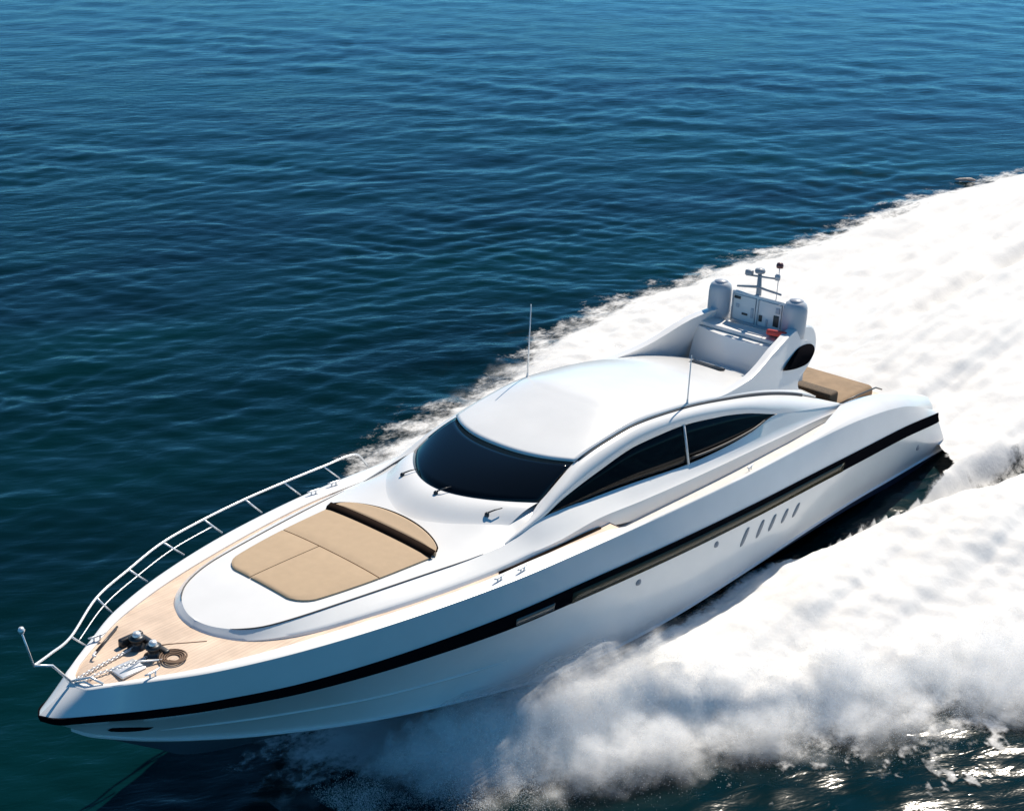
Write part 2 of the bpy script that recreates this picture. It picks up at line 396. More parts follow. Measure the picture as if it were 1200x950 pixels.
# --- coachroof wall: base, ledge, rim / window sill, as functions of station
wb = [(24.95, 0), (24.91, .3), (24.81, .6), (24.6, .95), (24.25, 1.28), (23.7, 1.60), (22.84, 1.88), (21.1, 2.25), (19.5, 2.45), (18.3, 2.51), (17.3, 2.53), (16, 2.56), (14.4, 2.57), (12.4, 2.57), (10.9, 2.57), (9.5, 2.57), (8.27, 2.57), (6.6, 2.57), (5.0, 2.56)]
wl = [None]*10+[(17.3, 2.50, 2.72), (16, 2.50, 2.77), (14.4, 2.5, 2.66), (12.4, 2.5, 2.56), (10.9, 2.5, 2.51), (9.5, 2.5, 2.475), (8.27, 2.5, 2.44), (6.6, 2.5, 2.39), (5, 2.5, 2.30)]
wt = [(24.82, 0, 2.80), (24.77, .28, 2.80), (24.67, .55, 2.81), (24.47, .87, 2.83), (24.12, 1.15, 2.86), (23.5, 1.38, 2.90), (22.6, 1.56, 2.91), (20.9, 1.84, 2.90), (19.34, 2.06, 2.88), (18.3, 2.12, 2.92), (17.42, 2.11, 3.08), (16, 2.14, 3.02), (14.4, 2.2, 2.93), (12.4, 2.29, 2.78), (10.9, 2.33, 2.75), (9.5, 2.345, 2.82), (8.27, 2.33, 2.97), (6.6, 2.40, 2.66), (5.0, 2.48, 2.38)]
base3, led3 = [], []
for i, (x, y) in enumerate(wb):
    z = gi(x)[1]-(.03 if x > 15.6 else .27); base3.append((x, y, z-.02))
    if wl[i] is None:
        p = mix(np.array(base3[-1]), np.array(wt[i]), .42); p[:2] = mix(np.array((x, y)), np.array(wt[i][:2]), .22); led3.append(tuple(p))
    else: led3.append(wl[i])
N2 = 130
Wb, Wl, Wt = curve3(base3, N2), curve3(led3, N2), curve3(wt, N2)
lip = Wl.copy(); lip[:, 1] += .05; lip[:, 2] -= .03
rimo = mix(Wt, Wl, .10)
wall = MB()
wall.both(np.array([Wb, mix(Wb, lip, .9), lip, Wl, mix(Wl, Wt, .33), mix(Wl, Wt, .66), rimo, Wt]), flip=True)
# coachroof top: rows across between rims
rx = Wt[:, 0]; fore = Wt[rx > 16.0]
crown = pchip([15.5, 16.8, 17.3, 18.2, 19.2, 20, 23, 24.8], [.42, .36, .32, .37, .20, .10, .06, .005])
def trunk_top(x, y):
    i = np.argsort(Wt[:, 0]); w_ = np.interp(x, Wt[i, 0], Wt[i, 1]); z_ = np.interp(x, Wt[i, 0], Wt[i, 2])
    z_ = np.where(np.asarray(x) < 17.4, 3.08, z_)
    return z_+crown(x)*(1-(np.clip(np.abs(y)/np.maximum(w_, .05), 0, 1))**2.4)
rows = []
for p in fore:
    s = np.linspace(-1, 1, 33); w_ = p[1]
    rows.append(np.stack([np.full(33, p[0]), s*w_, np.where(np.abs(s) > .999, p[2], trunk_top(np.full(33, p[0]), s*w_))], 1))
wall.grid(np.array(rows), flip=False)
wall.build('coachroof', M_GEL, Y, angle=48)
tr = MB()
for s in (1, -1):
    sel = Wt[(Wt[:, 0] > 19.2) & (Wt[:, 0] < 24.6)]*[1, s, 1]+[0, .004*s, .006]; tr.tube(sel[::2], np.minimum(.015, .003+.02*np.minimum(np.arange(len(sel[::2])), np.arange(len(sel[::2]))[::-1])/4), 6)
tr.build('coachroof_trim', M_RUBBER, Y)
for s in (1, -1):
    tb = MB()
    sel = Wb[(Wb[:, 0] > 15.7) & (Wb[:, 0] < 19.2)]*[1, s, 1]+[0, .03*s, .03]; tb.tube(sel[::2], .03, 6); tb.build('deck_seam', M_BROWN, Y)

# --- arch (white beam from foredeck over the side windows) and roof
Lc = [(18.6, 2.12, 2.90), (17.42, 2.11, 3.08), (16.71, 2.07, 3.27), (15.47, 2.04, 3.51), (13.96, 2.02, 3.71), (12.72, 2.05, 3.72), (10.76, 2.14, 3.53), (9.65, 2.21, 3.33), (8.27, 2.33, 2.97), (6.6, 2.41, 2.66), (5, 2.49, 2.38)]
Uc = [(18.6, 2.09, 2.915), (17.5, 1.99, 3.20), (16.8, 1.88, 3.50), (15.97, 1.78, 3.80), (15.1, 1.79, 3.97), (13.72, 1.81, 4.10), (12.04, 1.84, 4.0), (9.94, 1.88, 3.71), (8.54, 1.9, 3.45), (6.88, 1.93, 3.02), (5.9, 2.12, 2.70), (5, 2.46, 2.40)]
fx = np.linspace(18.6, 5, 120)
def byx(c): c = np.array(c)[::-1]; return pchip(c[:, 0], c[:, 1]), pchip(c[:, 0], c[:, 2])
Ly, Lz = byx(Lc); Uy, Uz = byx(Uc)
Lp = np.stack([fx, Ly(fx), Lz(fx)], 1); Up = np.stack([fx, Uy(fx), Uz(fx)], 1)
for s in (1, -1):
    ar = MB(); R = []
    for t in np.linspace(0, 1, 9):
        p = mix(Lp, Up, t); bl = .13*4*t*(1-t)*np.clip((18.6-fx)/2, 0, 1)*np.clip((fx-5)/3, .2, 1)
        p = p+np.stack([0*fx, bl*.8, bl*.55], 1); R.append(p*[1, s, 1])
    inner = Lp*[1, s, 1]-np.stack([0*fx, 0*fx+.10*s, 0*fx], 1)
    ar.grid(np.array([inner]+R), flip=s > 0); ar.build('roof_arch', M_GEL, Y, angle=50)
rxs = np.concatenate([np.linspace(15.97, 14.4, 14), np.linspace(14.34, 13.0, 30), np.linspace(12.9, 5.9, 30)])
bow = pchip([5, 9, 12, 13.7, 15.97], [0, .05, .30, .50, .62]); rcrown = pchip([5, 7, 10, 12.4, 13.2, 13.5, 13.8, 14.2, 15.3, 15.97], [.10, .16, .24, .31, .33, .31, .25, .18, .06, .02])
def roof_z(x, y):
    w_ = Uy(x); s = np.clip(np.abs(y)/w_, 0, 1); return Uz(x)+.01+rcrown(x)*(1-s**2.6)
rows = []
for x in rxs:
    s = np.linspace(-1, 1, 37); yy = s*(Uy(x)-.012)
    rows.append(np.stack([x+bow(x)*(1-np.abs(s)**2.4), yy, Uz(x)+.012+rcrown(x)*(1-np.abs(s)**2.6)], 1))
rf = MB(); rf.grid(np.array(rows), flip=True); rf.build('roof', M_GEL, Y, solid=.05, off=-1)
sm = MB()
for s in (1, -1):
    k = (fx < 15.9) & (fx > 6.4); P = Up[k]*[1, s, 1]+[0, .012*s, .012]; sm.tube(P[::2], np.interp(P[::2, 0], [6.4, 9, 12, 16], [.055, .05, .022, .014]), 6)
sm.build('roof_seam', M_RUBBER, Y)
# windscreen
wsb = lambda s: np.stack([17.24+1.2*(1-np.abs(s)**1.9), s*1.86, 3.30+.085*(1-s*s)], -1)
wst = lambda s: np.stack([15.99+bow(15.97)*(1-np.abs(s)**2.4), s*1.765, Uz(15.97)+.012+rcrown(15.97)*(1-np.abs(s)**2.6)-.012], -1)
s = np.linspace(-1, 1, 33); Wg = loft(wsb(s), wst(s), 9, bulge=(.05, 0, .05))
ws = MB(); ws.grid(Wg, flip=True); ws.build('windscreen', M_GLASS, Y, solid=.02)
fr = MB()  # white surround joining windscreen, arch and coachroof
for sg in (1, -1):
    t = np.linspace(0, 1, 12); e = np.array([mix(wsb(np.array(1.)), wst(np.array(1.)), k) for k in t]); e[:, 2] += .012; e[0] += [.02, 0, -.02]
    o_ = np.stack([np.interp(mix(17.75, 15.97, t), fx[::-1], Up[::-1, i]) for i in range(3)], 1)
    fr.grid(np.array([e, mix(e, o_, .5)+[0, 0, .015], o_])*[1, sg, 1], flip=sg < 0)
low = wsb(s)+[0, 0, .004]; sk = []
for t in np.linspace(0, 1, 12):
    q = low.copy(); q[:, 0] += 1.0*t; q[:, 1] *= 1-.03*t; tz = trunk_top(q[:, 0], q[:, 1])+.004-.012*t; e = t*t*(3-2*t); q[:, 2] = np.maximum(low[:, 2]*(1-e)+tz*e, tz); sk.append(q)
fr.grid(np.array(sk), flip=False)
fr.build('windscreen_surround', M_GEL, Y)
# wipers
for c in ((18.38, -1.11), (18.62, .14), (18.36, 1.38)):
    sq = c[1]/1.86; x0 = 17.24+1.2*(1-abs(sq)**1.9); t = min(1, max(0, c[0]-x0)); e = t*t*(3-2*t); tz = float(trunk_top(c[0], c[1]))
    z = max(tz, (3.304+.085*(1-sq*sq))*(1-e)+tz*e); mb = MB()
    mb.lathe((c[0], c[1], z-.02), [(.05, 0), (.05, .06), (.02, .09), (0, .09)], 10)
    mb.tube([(c[0], c[1], z+.05), (c[0]-.14, c[1]+.10, z+.11), (c[0]-.30, c[1]+.16, z+.12)], [.018, .014, .01], 6)
    mb.build('wiper', M_DARK, Y)
# side windows
wx = np.linspace(17.40, 8.30, 80); i = np.argsort(Wt[:, 0]); Ty, Tz = np.interp(wx, Wt[i, 0], Wt[i, 1]), np.interp(wx, Wt[i, 0], Wt[i, 2])
i0 = np.stack([wx, Ty-.025, Tz], 1); i1 = np.stack([wx, Ly(wx)-.025, np.maximum(Lz(wx), Tz)], 1)
for sg in (1, -1):
    sw = MB(); sw.grid(loft(i0, i1, 5)*[1, sg, 1], flip=sg > 0); o = sw.build('side_window', M_SIDEGLASS, Y, solid=.02)
    ml = MB(); q = 12.22; a = np.array([np.interp(q, wx[::-1], i0[::-1, k]) for k in range(3)]); b_ = np.array([np.interp(q, wx[::-1], i1[::-1, k]) for k in range(3)])
    a[1] += .04; b_[1] += .04; ml.tube(np.array([a, b_])*[1, sg, 1], .032, 8); ml.build('mullion', M_GEL, o)
    tl = MB(); g0 = np.array([np.interp(xx, wx[::-1], i0[::-1, k]) for xx in np.linspace(8.9, 12.1, 14) for k in range(3)]).reshape(-1, 3)
    g0[:, 1] += .03; g0[:, 2] += np.linspace(.04, .14, 14); tl.tube(g0*[1, sg, 1], .03, 6); tl.build('lower_frame', M_RUBBER, o)

# --- flybridge
def wing(sg):
    # outline (x, z) of the swept fin; outer face leans inboard with height
    pts = [(11.6, 3.90), (9.94, 3.69), (8.54, 3.43), (6.9, 3.02), (6.2, 2.84), (6.15, 3.1), (5.6, 3.30), (5.05, 3.56), (4.84, 3.82), (4.82, 4.10), (5.0, 4.33), (5.5, 4.44), (6.3, 4.46), (7.3, 4.30), (8.2, 4.05), (9.0, 3.90), (10.2, 3.85), (11.2, 3.94)]
    P = curve3([(x, 0, z) for x, z in pts+pts[:1]], 90)[:-1][:, [0, 2]]
    yo = lambda x, z: np.interp(x, [4.8, 7, 11.6], [1.62, 1.80, 1.84])-.22*np.clip(z-Uz(np.clip(x, 5.9, 15)), 0, 2)
    mb = MB(); n = len(P)
    out = np.array([(x, yo(x, z), z) for x, z in P]); inn = out-np.stack([0*out[:, 0], .10+.12*np.clip((out[:, 2]-3)/1.4, 0, 1), 0*out[:, 0]], 1)
    ring = lambda R, k: R+(np.array([P[:, 0].mean(), 0, P[:, 1].mean()])-R)*[k, 0, k]
    mb.grid(np.array([ring(out, .03)+[0, .03, 0], out, mix(out, inn, .5), inn])*[1, sg, 1], closed=True, flip=sg < 0)
    o = len(mb.v)-4*n
    mb.f.append(tuple(o+k for k in range(n)) if sg > 0 else tuple(o+k for k in range(n))[::-1])
    mb.f.append(tuple(o+3*n+k for k in range(n))[::-1] if sg > 0 else tuple(o+3*n+k for k in range(n)))
    f = mb.build('flybridge_wing', M_GEL, Y, angle=40)
    tri = curve3([(7.1, 0, 3.69), (7.0, 0, 3.73), (6.5, 0, 3.89), (5.95, 0, 4.0), (5.35, 0, 3.95), (5.08, 0, 3.80), (5.15, 0, 3.62), (5.6, 0, 3.46), (6.3, 0, 3.52), (7.0, 0, 3.66), (7.1, 0, 3.69)], 40)[:-1]
    gl = MB(); R = np.array([(x, yo(x, z)+.045, z) for x, _, z in tri])*[1, sg, 1]
    gl.v += [tuple(p) for p in R]; gl.f.append(tuple(range(len(R)))); gl.build('window', M_BLACK, f, solid=.03, off=0)
for sg in (1, -1): wing(sg)
# seat module between the wings
sb = MB(); yv = np.linspace(-1, 1, 15)
front = np.array([[(7.15-.28*yv[k]**2-.25*t, yv[k]*1.42, mix(3.10, 4.08, t)) for k in range(15)] for t in np.linspace(0, 1, 6)])
top = np.array([[(mix(6.9-.28*yv[k]**2, 5.45, t), yv[k]*1.42, 4.08+.0*t) for k in range(15)] for t in np.linspace(0, 1, 6)])
sb.grid(front); sb.grid(top)
for sg in (-1, 1): sb.add([(6.87, 1.42*sg, 3.1), (5.45, 1.42*sg, 2.9), (5.45, 1.42*sg, 4.08), (6.62, 1.42*sg, 4.08)], [(0, 1, 2, 3)])
sb.add([(5.45, -1.42, 2.9), (5.45, 1.42, 2.9), (5.45, 1.42, 4.08), (5.45, -1.42, 4.08)], [(0, 1, 2, 3)])
sb.build('flybridge_seat', M_GEL, Y, angle=40)
cu = MB()
for t0, t1 in ((-1.36, -.02), (.02, 1.36)):
    pass
cu.box((5.98, -1.36, 4.085), (6.60, 1.36, 4.20)); cu.build('seat_cushion', M_WHITEFAB, Y, bevel=.04, seg=3)
# two domes, panel between, mast
def dome(yc):
    mb = MB(); mb.lathe((5.75, yc, 4.085), [(.24, 0), (.26, .05), (.31, .09), (.325, .30), (.325, .78), (.315, .92), (.28, 1.02), (.20, 1.09), (.08, 1.12), (0, 1.125)], 28)
    mb.lathe((5.75, yc, 4.085), [(.323, .28), (.323, .31)], 28)
    o = mb.build('satellite_dome', M_DOME, Y)
    c = MB(); c.lathe((5.75, yc, 5.13), [(.21, -.01), (.19, .065), (.08, .10), (0, .105)], 20); c.build('dome_cap', mat('dome_cap_grey', (.35, .38, .44), .4), o)
dome(-1.28); dome(1.12)
pn = MB(); pn.box((5.60, -.93, 4.09), (5.72, .78, 5.02)); pnl = pn.build('equipment_panel', M_GEL, Y, bevel=.05, seg=3)
for (y0, y1, z0, z1) in ((-.86, -.12, 4.2, 4.93), (-.04, .70, 4.2, 4.93)):
    q = MB(); P = [(5.732, y0, z0), (5.732, y1, z0), (5.732, y1, z1), (5.732, y0, z1), (5.732, y0, z0)]; q.tube(P, .018, 6); q.build('panel_frame', M_DOME, pnl)
for k, (y, z, a, b_) in enumerate(((-.70, 4.62, .05, .05), (-.45, 4.42, .09, .03), (-.22, 4.5, .04, .14), (.06, 4.42, .05, .09), (.26, 4.33, .03, .10), (.55, 4.45, .08, .16), (.58, 4.75, .06, .08), (-.72, 4.85, .10, .04))):
    q = MB(); q.box((5.722, y-a, z-b_), (5.75, y+a, z+b_)); q.build('instrument', M_DARK if k % 2 else M_DOME, pnl, bevel=.01)
ms = MB(); ms.tube([(5.55, -.18, 4.5), (5.55, -.18, 5.1), (5.6, -.18, 5.66)], [.09, .075, .05], 10)
ms.tube([(5.6, -.85, 5.12), (5.6, -.2, 5.24), (5.6, .55, 5.18)], [.03, .045, .03], 8); ms.tube([(5.6, -.6, 5.50), (5.6, .42, 5.60)], .03, 8)
M_MAST = mat('mast_grey', (.30, .33, .37), .45)
mst = ms.build('radar_mast', M_MAST, Y)
q = MB(); q.lathe((5.6, -.18, 5.64), [(.0, 0), (.13, .0), (.15, .05), (.13, .11), (0, .13)], 16); q.build('radar_scanner', M_MAST, mst)
q = MB(); q.box((5.52, -.62, 5.5), (5.68, -.40, 5.66)); q.build('camera_head', M_MAST, mst, bevel=.04)
q = MB(); q.lathe((5.6, .38, 5.56), [(.0, 0), (.07, 0), (.08, .12), (.05, .17), (0, .18)], 12); q.build('horn', M_DOME, mst)
q = MB(); q.tube([(5.62, .42, 5.0), (5.62, .42, 5.93)], .012, 6); po = q.build('light_pole', M_DOME, mst)
q = MB(); q.lathe((5.62, .42, 5.92), [(0, 0), (.09, .0), (.10, .07), (.08, .13), (0, .15)], 14); q.build('mast_light', mat('dark_red_plastic', (.14, .05, .05), .4), mst)

# antennas
def whip(x, y, z, h, name='antenna'):
    mb = MB(); mb.lathe((x, y, z-.03), [(.06, 0), (.06, .05), (.03, .12), (.022, .2)], 10); mb.tube([(x, y, z+.1), (x, y, z+h)], [.022, .012], 8); return mb.build(name, M_GEL, Y)
whip(13.5, -1.72, 4.13, 1.92); whip(11.72, 1.79, 3.98, 1.28)
hs = MB(); xa, xb = 12.2, 10.9
hs.tube([(12.05, 1.75, 5.30), (11.35, 1.88, 4.96), (10.95, 1.95, 4.74)], [.03, .035, .03], 8)
# small dark flat box on the roof
hb = MB(); z0 = float(roof_z(8.3, .2)); hb.box((8.0, -.5, z0-.02), (8.7, .5, z0+.04)); hb.build('roof_dark_panel', M_GLASS, Y, bevel=.02)

# --- hull side details
def side_pt(x, z):
    # y of the lower topsides at x, z
    S = np.array(side); ys = []
    col = np.array([[np.interp(x, S[k, :, 0], S[k, :, i]) for i in (1, 2)] for k in range(9)])
    return float(np.interp(z, col[::-1, 1], col[::-1, 0]))
def patch(name, x0, z0, x1, z1, wdt, material, sg=1, parent=Y):
    mb = MB(); P = []
    for (x, z) in ((x0, z0), (x1, z1)):
        y = (side_pt(x, z)+.008)*sg; P.append((x, y, z))
    a, b_ = np.array(P[0]), np.array(P[1]); n = 8
    R = []
    for k in range(n):
        t = k/(n-1); p = mix(a, b_, t); p[1] = (side_pt(p[0], p[2])+.012)*sg
        ww = wdt*(.45+.55*math.sqrt(max(0, 1-(2*t-1)**2)))
        R.append([p+[ww/2, 0, 0], p-[ww/2, 0, 0]])
    mb.grid(np.array(R), flip=sg < 0); return mb.build(name, material, parent, solid=.03, off=1)
M_VENT = mat('vent_grey', (.22, .25, .29), .4)
for sg in (1, -1):
    for xa, za, xb, zb in ((11.02, 1.08, 11.2, .62), (10.35, 1.06, 10.52, .62), (9.80, 1.02, 9.97, .62), (9.22, .98, 9.38, .64), (8.66, .96, 8.84, .62)):
        patch('hull_vent', xa, za, xb, zb, .17, M_VENT, sg)
    for x, z in ((12.36, 1.10), (15.27, 1.16), (1.75, .42)):
        mb = MB(); y = side_pt(x, z)*sg; mb.lathe((x, y-.02*sg, z), [(0, .05), (.05, .045), (.075, .04), (.09, .02), (.095, 0)], 16, axis=(0, sg, .15)); mb.build('porthole', M_VENT, Y)
    patch('bow_dark_patch', 26.9, 1.62, 26.2, 1.40, .30, M_BLACK, sg)  # thin black patch low on each side of the bow
# spray rail forward
for sg in (1, -1):
    sr = MB(); xx = np.linspace(19, 26.0, 30); zz = np.interp(xx, [19, 22, 24, 26], [.55, .75, .98, 1.22])
    sr.tube(np.array([(x, (side_pt(x, z)+.0)*sg, z) for x, z in zip(xx, zz)]), np.interp(xx, [19, 20, 25, 26], [.005, .035, .03, .005]), 6); sr.build('spray_rail', M_GEL, Y)

# --- aft deck
ad = MB(); rows = []
for x in np.linspace(.9, 6.9, 20):
    y, z = gi(x); zz = min(z-.30, 2.0); rows.append([(x, -y-.02, zz), (x, 0, zz), (x, y+.02, zz)])
ad.grid(np.array(rows), flip=True); ad.build('aft_deck', M_TEAK, Y)
ap = MB(); ap.box((2.3, -1.7, 1.72), (4.75, 2.1, 2.14)); ap.build('aft_sun_pad', mat('aft_pad_canvas', (.29, .20, .12), .85, var=.2, vscale=3, bump=.3, bscale=80), Y, bevel=.16, seg=4)
sf = MB(); sf.box((4.80, .80, 1.72), (5.28, 2.24, 2.66)); sf.build('aft_sofa', M_WICKER, Y, bevel=.07, seg=3)
hl = MB(); hl.tube([(5.2, 2.45, 2.42), (4.2, 2.5, 2.44), (3.1, 2.5, 2.38), (2.7, 2.5, 2.22)], .022, 8); hl.build('hand_rail', M_DARK, Y)
swp = MB(); swp.box((-.95, -2.9, .02), (.5, 2.9, .12)); swp.build('swim_platform', M_TEAK, Y, bevel=.03)

# --- bow rail on the starboard side
rb = [(26.55, -.90, 2.62), (25.58, -1.52, 2.64), (24.44, -2.02, 2.66), (23.27, -2.42, 2.66), (22.12, -2.66, 2.66), (20.9, -2.86, 2.64), (19.7, -2.98, 2.62), (18.45, -3.06, 2.6)]
rt = [(26.94, -.70, 3.06), (25.86, -1.55, 3.06), (24.82, -2.05, 3.06), (23.69, -2.52, 3.06), (22.49, -2.78, 3.06), (21.27, -2.96, 3.05), (20.12, -3.04, 3.05), (18.91, -3.10, 3.04), (17.9, -3.16, 3.0), (17.5, -3.14, 2.60)]
fr_ = [(28.08, .02, 3.30), (27.6, -.26, 3.20)]
rl = MB(); rl.tube(curve3(fr_+rt, 90), .024, 8)
rail = rl.build('bow_rail', M_STEEL, Y)
for a, b_ in zip(rb, rt): 
    q = MB(); q.tube([a, b_], .02, 8); q.build('post', M_STEEL, rail)
md = MB(); md.tube(curve3([mix(np.array(a), np.array(b_), .5) for a, b_ in zip(rb[:5], rt[:5])], 40), .012, 6); md.build('mid_rail', M_STEEL, rail)
q = MB(); q.tube([(28.08, .02, 3.30), (27.74, .0, 3.14), (27.42, 0, 2.68)], .024, 8); q.build('pulpit_stay', M_STEEL, rail)
q = MB(); q.tube([(27.42, -.05, 2.66), (27.2, .25, 2.78), (27.06, .42, 2.66)], .022, 8); q.tube([(27.36, .02, 2.64), (27.28, .2, 2.70), (27.2, .36, 2.64)], .018, 8); q.build('pulpit_foot', M_STEEL, rail)
q = MB(); q.tube([(28.08, .02, 3.28), (28.23, .0, 4.0)], [.022, .016], 8); q.lathe((28.23, 0, 3.97), [(.0, 0), (.045, .01), (.06, .06), (.04, .11), (0, .12)], 12); q.build('jackstaff', M_STEEL, rail)

# --- foredeck gear
zd = 2.66
def windlass(x, y):
    mb = MB(); mb.lathe((x, y, zd), [(.0, 0), (.16, 0), (.17, .03), (.10, .06), (.09, .14), (.14, .18), (.15, .22), (.09, .25), (0, .26)], 20)
    o = mb.build('windlass', M_DARK, Y); c = MB(); c.lathe((x, y, zd+.25), [(.0, .07), (.06, .065), (.075, .03), (.08, 0)], 14); c.build('windlass_cap', M_STEEL, o)
windlass(25.98, -.14); windlass(25.95, .30)
mo = MB(); mo.box((25.72, -.42, zd-.02), (26.2, -.30, zd+.16)); mo.box((25.70, -.34, zd-.02), (25.82, .46, zd+.10)); mo.build('windlass_motor', M_DARK, Y, bevel=.03)
for y0 in (-.12, .30):
    ch = MB()
    pa = np.array([(26.1, y0, zd+.05), (26.5, y0*.8, zd+.03), (26.95, y0*.45, zd+.03), (27.4, y0*.2, zd-.02)]); pa = curve3(pa, 26)
    for k in range(25):
        p, q_ = pa[k], pa[k+1]; t = (q_-p)/np.linalg.norm(q_-p); sd_ = np.array([-t[1], t[0], 0]) if k % 2 else np.array([0, 0, 1.])
        th = np.linspace(0, 2*math.pi, 9); cc = (p+q_)/2
        ch.tube(np.array([cc+t*.042*math.cos(a)+sd_*.024*math.sin(a) for a in th]), .008, 5, cap=False)
    ch.build('anchor_chain', M_STEEL, Y)
hp = MB(); hp.box((26.25, .12, zd-.02), (26.75, .52, zd+.025)); hp.build('deck_hatch', M_STEEL, Y, bevel=.015)
def cleat(x, y, z, rot=0, name='cleat'):
    mb = MB(); c, s_ = math.cos(rot), math.sin(rot); tr_ = lambda p: (x+c*p[0]-s_*p[1], y+s_*p[0]+c*p[1], z+p[2])
    for k in (-.06, .06): mb.tube([tr_((k, 0, -.02)), tr_((k, 0, .08))], .018, 8)
    mb.tube([tr_((-.17, 0, .10)), tr_((-.08, 0, .085)), tr_((.08, 0, .085)), tr_((.17, 0, .10))], [.012, .022, .022, .012], 8)
    mb.build(name, M_STEEL, Y)
for x in (26.35, 19.5, 18.85, 10.7): 
    for sg in (1, -1): cleat(x, sg*(float(gyf(x))-.16), float(gzf(x))+.02, rot=.1*sg)
fl = MB(); fl.tube([(26.75, .38, zd), (26.3, .40, zd+.10), (25.95, .55, zd+.04)], .02, 8); fl.build('chain_stopper', M_STEEL, Y)

# --- things lying on the yacht
def thing(name, label, cat): return root(name, label, cat)
sp = thing('sun_pad', 'tan sunbathing pad with raised headrest set in the white foredeck', 'sun pad')
def cushion(name, quad, th, material, parent, n=14, m=14, inset=.012, lift=.012, rnd=0.):
    """quad: function (u,v)->(x,y); pillow laid on the coachroof"""
    T = np.zeros((n, m, 3)); Bm = np.zeros((n, m, 3))
    for i_ in range(n):
        for j in range(m):
            a, b_ = i_/(n-1), j/(m-1); x, y = quad(a, b_); z = float(trunk_top(x, y))
            e = min(a, 1-a, b_, 1-b_); pf = min(1, e*9)**.5
            T[i_, j] = (x, y, z+lift+th*(.55+.45*pf)); Bm[i_, j] = (x, y, z-.03)
    mb = MB(); mb.grid(T); 
    edge = [(i_, 0) for i_ in range(n)]+[(n-1, j) for j in range(1, m)]+[(i_, m-1) for i_ in range(n-2, -1, -1)]+[(0, j) for j in range(m-2, 0, -1)]
    ri = np.array([T[e] for e in edge]); rb_ = np.array([Bm[e] for e in edge]); mb.grid(np.array([ri, rb_]), closed=True)
    return mb.build(name, material, parent, angle=60)
hw_ = pchip([19.9, 21.5, 22.4, 22.9, 23.3], [1.56, 1.43, 1.30, 1.20, 1.12])
hw = lambda x: hw_(x)-.42*(1-math.sqrt(max(0, 1-max(0, (float(x)-22.86)/.425)**2)))
def xfront(y): return 23.30-.10*(abs(y)/1.1)**4
XS, XB, YC = 21.52, 20.18, -.30
def qd(x0f, x1f, y0f, y1f):
    def f(a, b_):
        x0, x1 = x0f, x1f; a = 1-(1-a)**1.7 if x1f > 23 else a; x = mix(x0, x1, a); y = mix(y0f(x), y1f(x), b_); 
        return x, y
    return f
cushion('pad_cushion', qd(XS+.012, 23.28, lambda x: -float(hw(x)), lambda x: YC-.012), .045, M_TAN, sp)
cushion('pad_cushion', qd(XS+.012, 23.28, lambda x: YC+.012, lambda x: float(hw(x))), .045, M_TAN, sp)
cushion('pad_cushion', qd(XB, XS-.018, lambda x: -float(hw(x)), lambda x: float(hw(x))), .045, M_TAN, sp)
hd = lambda a, b_: (mix(20.08, 20.07-.50*math.sqrt(max(0, 1-(2*b_-1)**2))**1.3-.03, a), (2*b_-1)*1.53)
cushion('headrest', hd, .13, M_TAN, sp, n=12, m=30)
ff = MB(); yy = np.linspace(-1.55, 1.55, 30); zt = trunk_top(np.full(30, 20.1), yy)
ff.grid(np.array([np.stack([0*yy+20.24, yy, zt+.02], 1), np.stack([0*yy+20.20, yy, zt+.10], 1), np.stack([0*yy+20.08, yy, zt+.15], 1)])); ff.build('headrest_face', M_BROWN, sp, solid=.03)  # dark brown fabric, with the shade of the front face also in its colour
pi_ = MB(); b2 = np.linspace(0, 1, 40); P = np.array([(*hd(1, k), 0) for k in b2]); P[:, 2] = trunk_top(P[:, 0], P[:, 1])+.10; P[:, 0] -= .015
pi_.tube(P, .016, 6); pi_.build('piping', M_BROWN, sp)

rc = thing('red_cushion', 'small faded red cushion on the port end of the flybridge seat', 'cushion')
mb = MB(); Rz = Matrix.Rotation(.3, 3, 'Z')@Matrix.Rotation(-.35, 3, 'Y'); mb.box((-.26, -.28, -.08), (.26, .28, .08), R=Rz, c=(6.30, .98, 4.34)); mb.build('cover', M_RED, rc, bevel=.055, seg=4)
bh = thing('boat_hook', 'thin dark boat hook lying on the teak by the starboard bow rail', 'boat hook')
mb = MB(); mb.tube([(26.6, -.50, zd+.03), (25.84, -.96, zd+.03)], .022, 8); mb.build('shaft', M_DARK, bh)
mb = MB(); mb.tube([(26.6, -.50, zd+.03), (26.68, -.45, zd+.03), (26.72, -.40, zd+.05), (26.70, -.34, zd+.05)], .02, 8); mb.build('hook', M_STEEL, bh)
rp = thing('mooring_rope', 'brown rope running from the windlass to the white coachroof', 'rope')
mb = MB(); mb.tube(curve3([(25.85, .02, zd+.03), (25.55, .18, zd+.02), (25.25, .40, zd+.02), (25.0, .58, zd+.02)], 20), .016, 6)
th = np.linspace(0, 2*math.pi*4, 90); mb.tube(np.stack([25.75+(.10+.006*th)*np.cos(th), .62+(.10+.006*th)*np.sin(th), zd+.02+.004*np.sin(th*3)+.0015*th], 1), .016, 6)
mb.build('line', M_ROPE, rp)

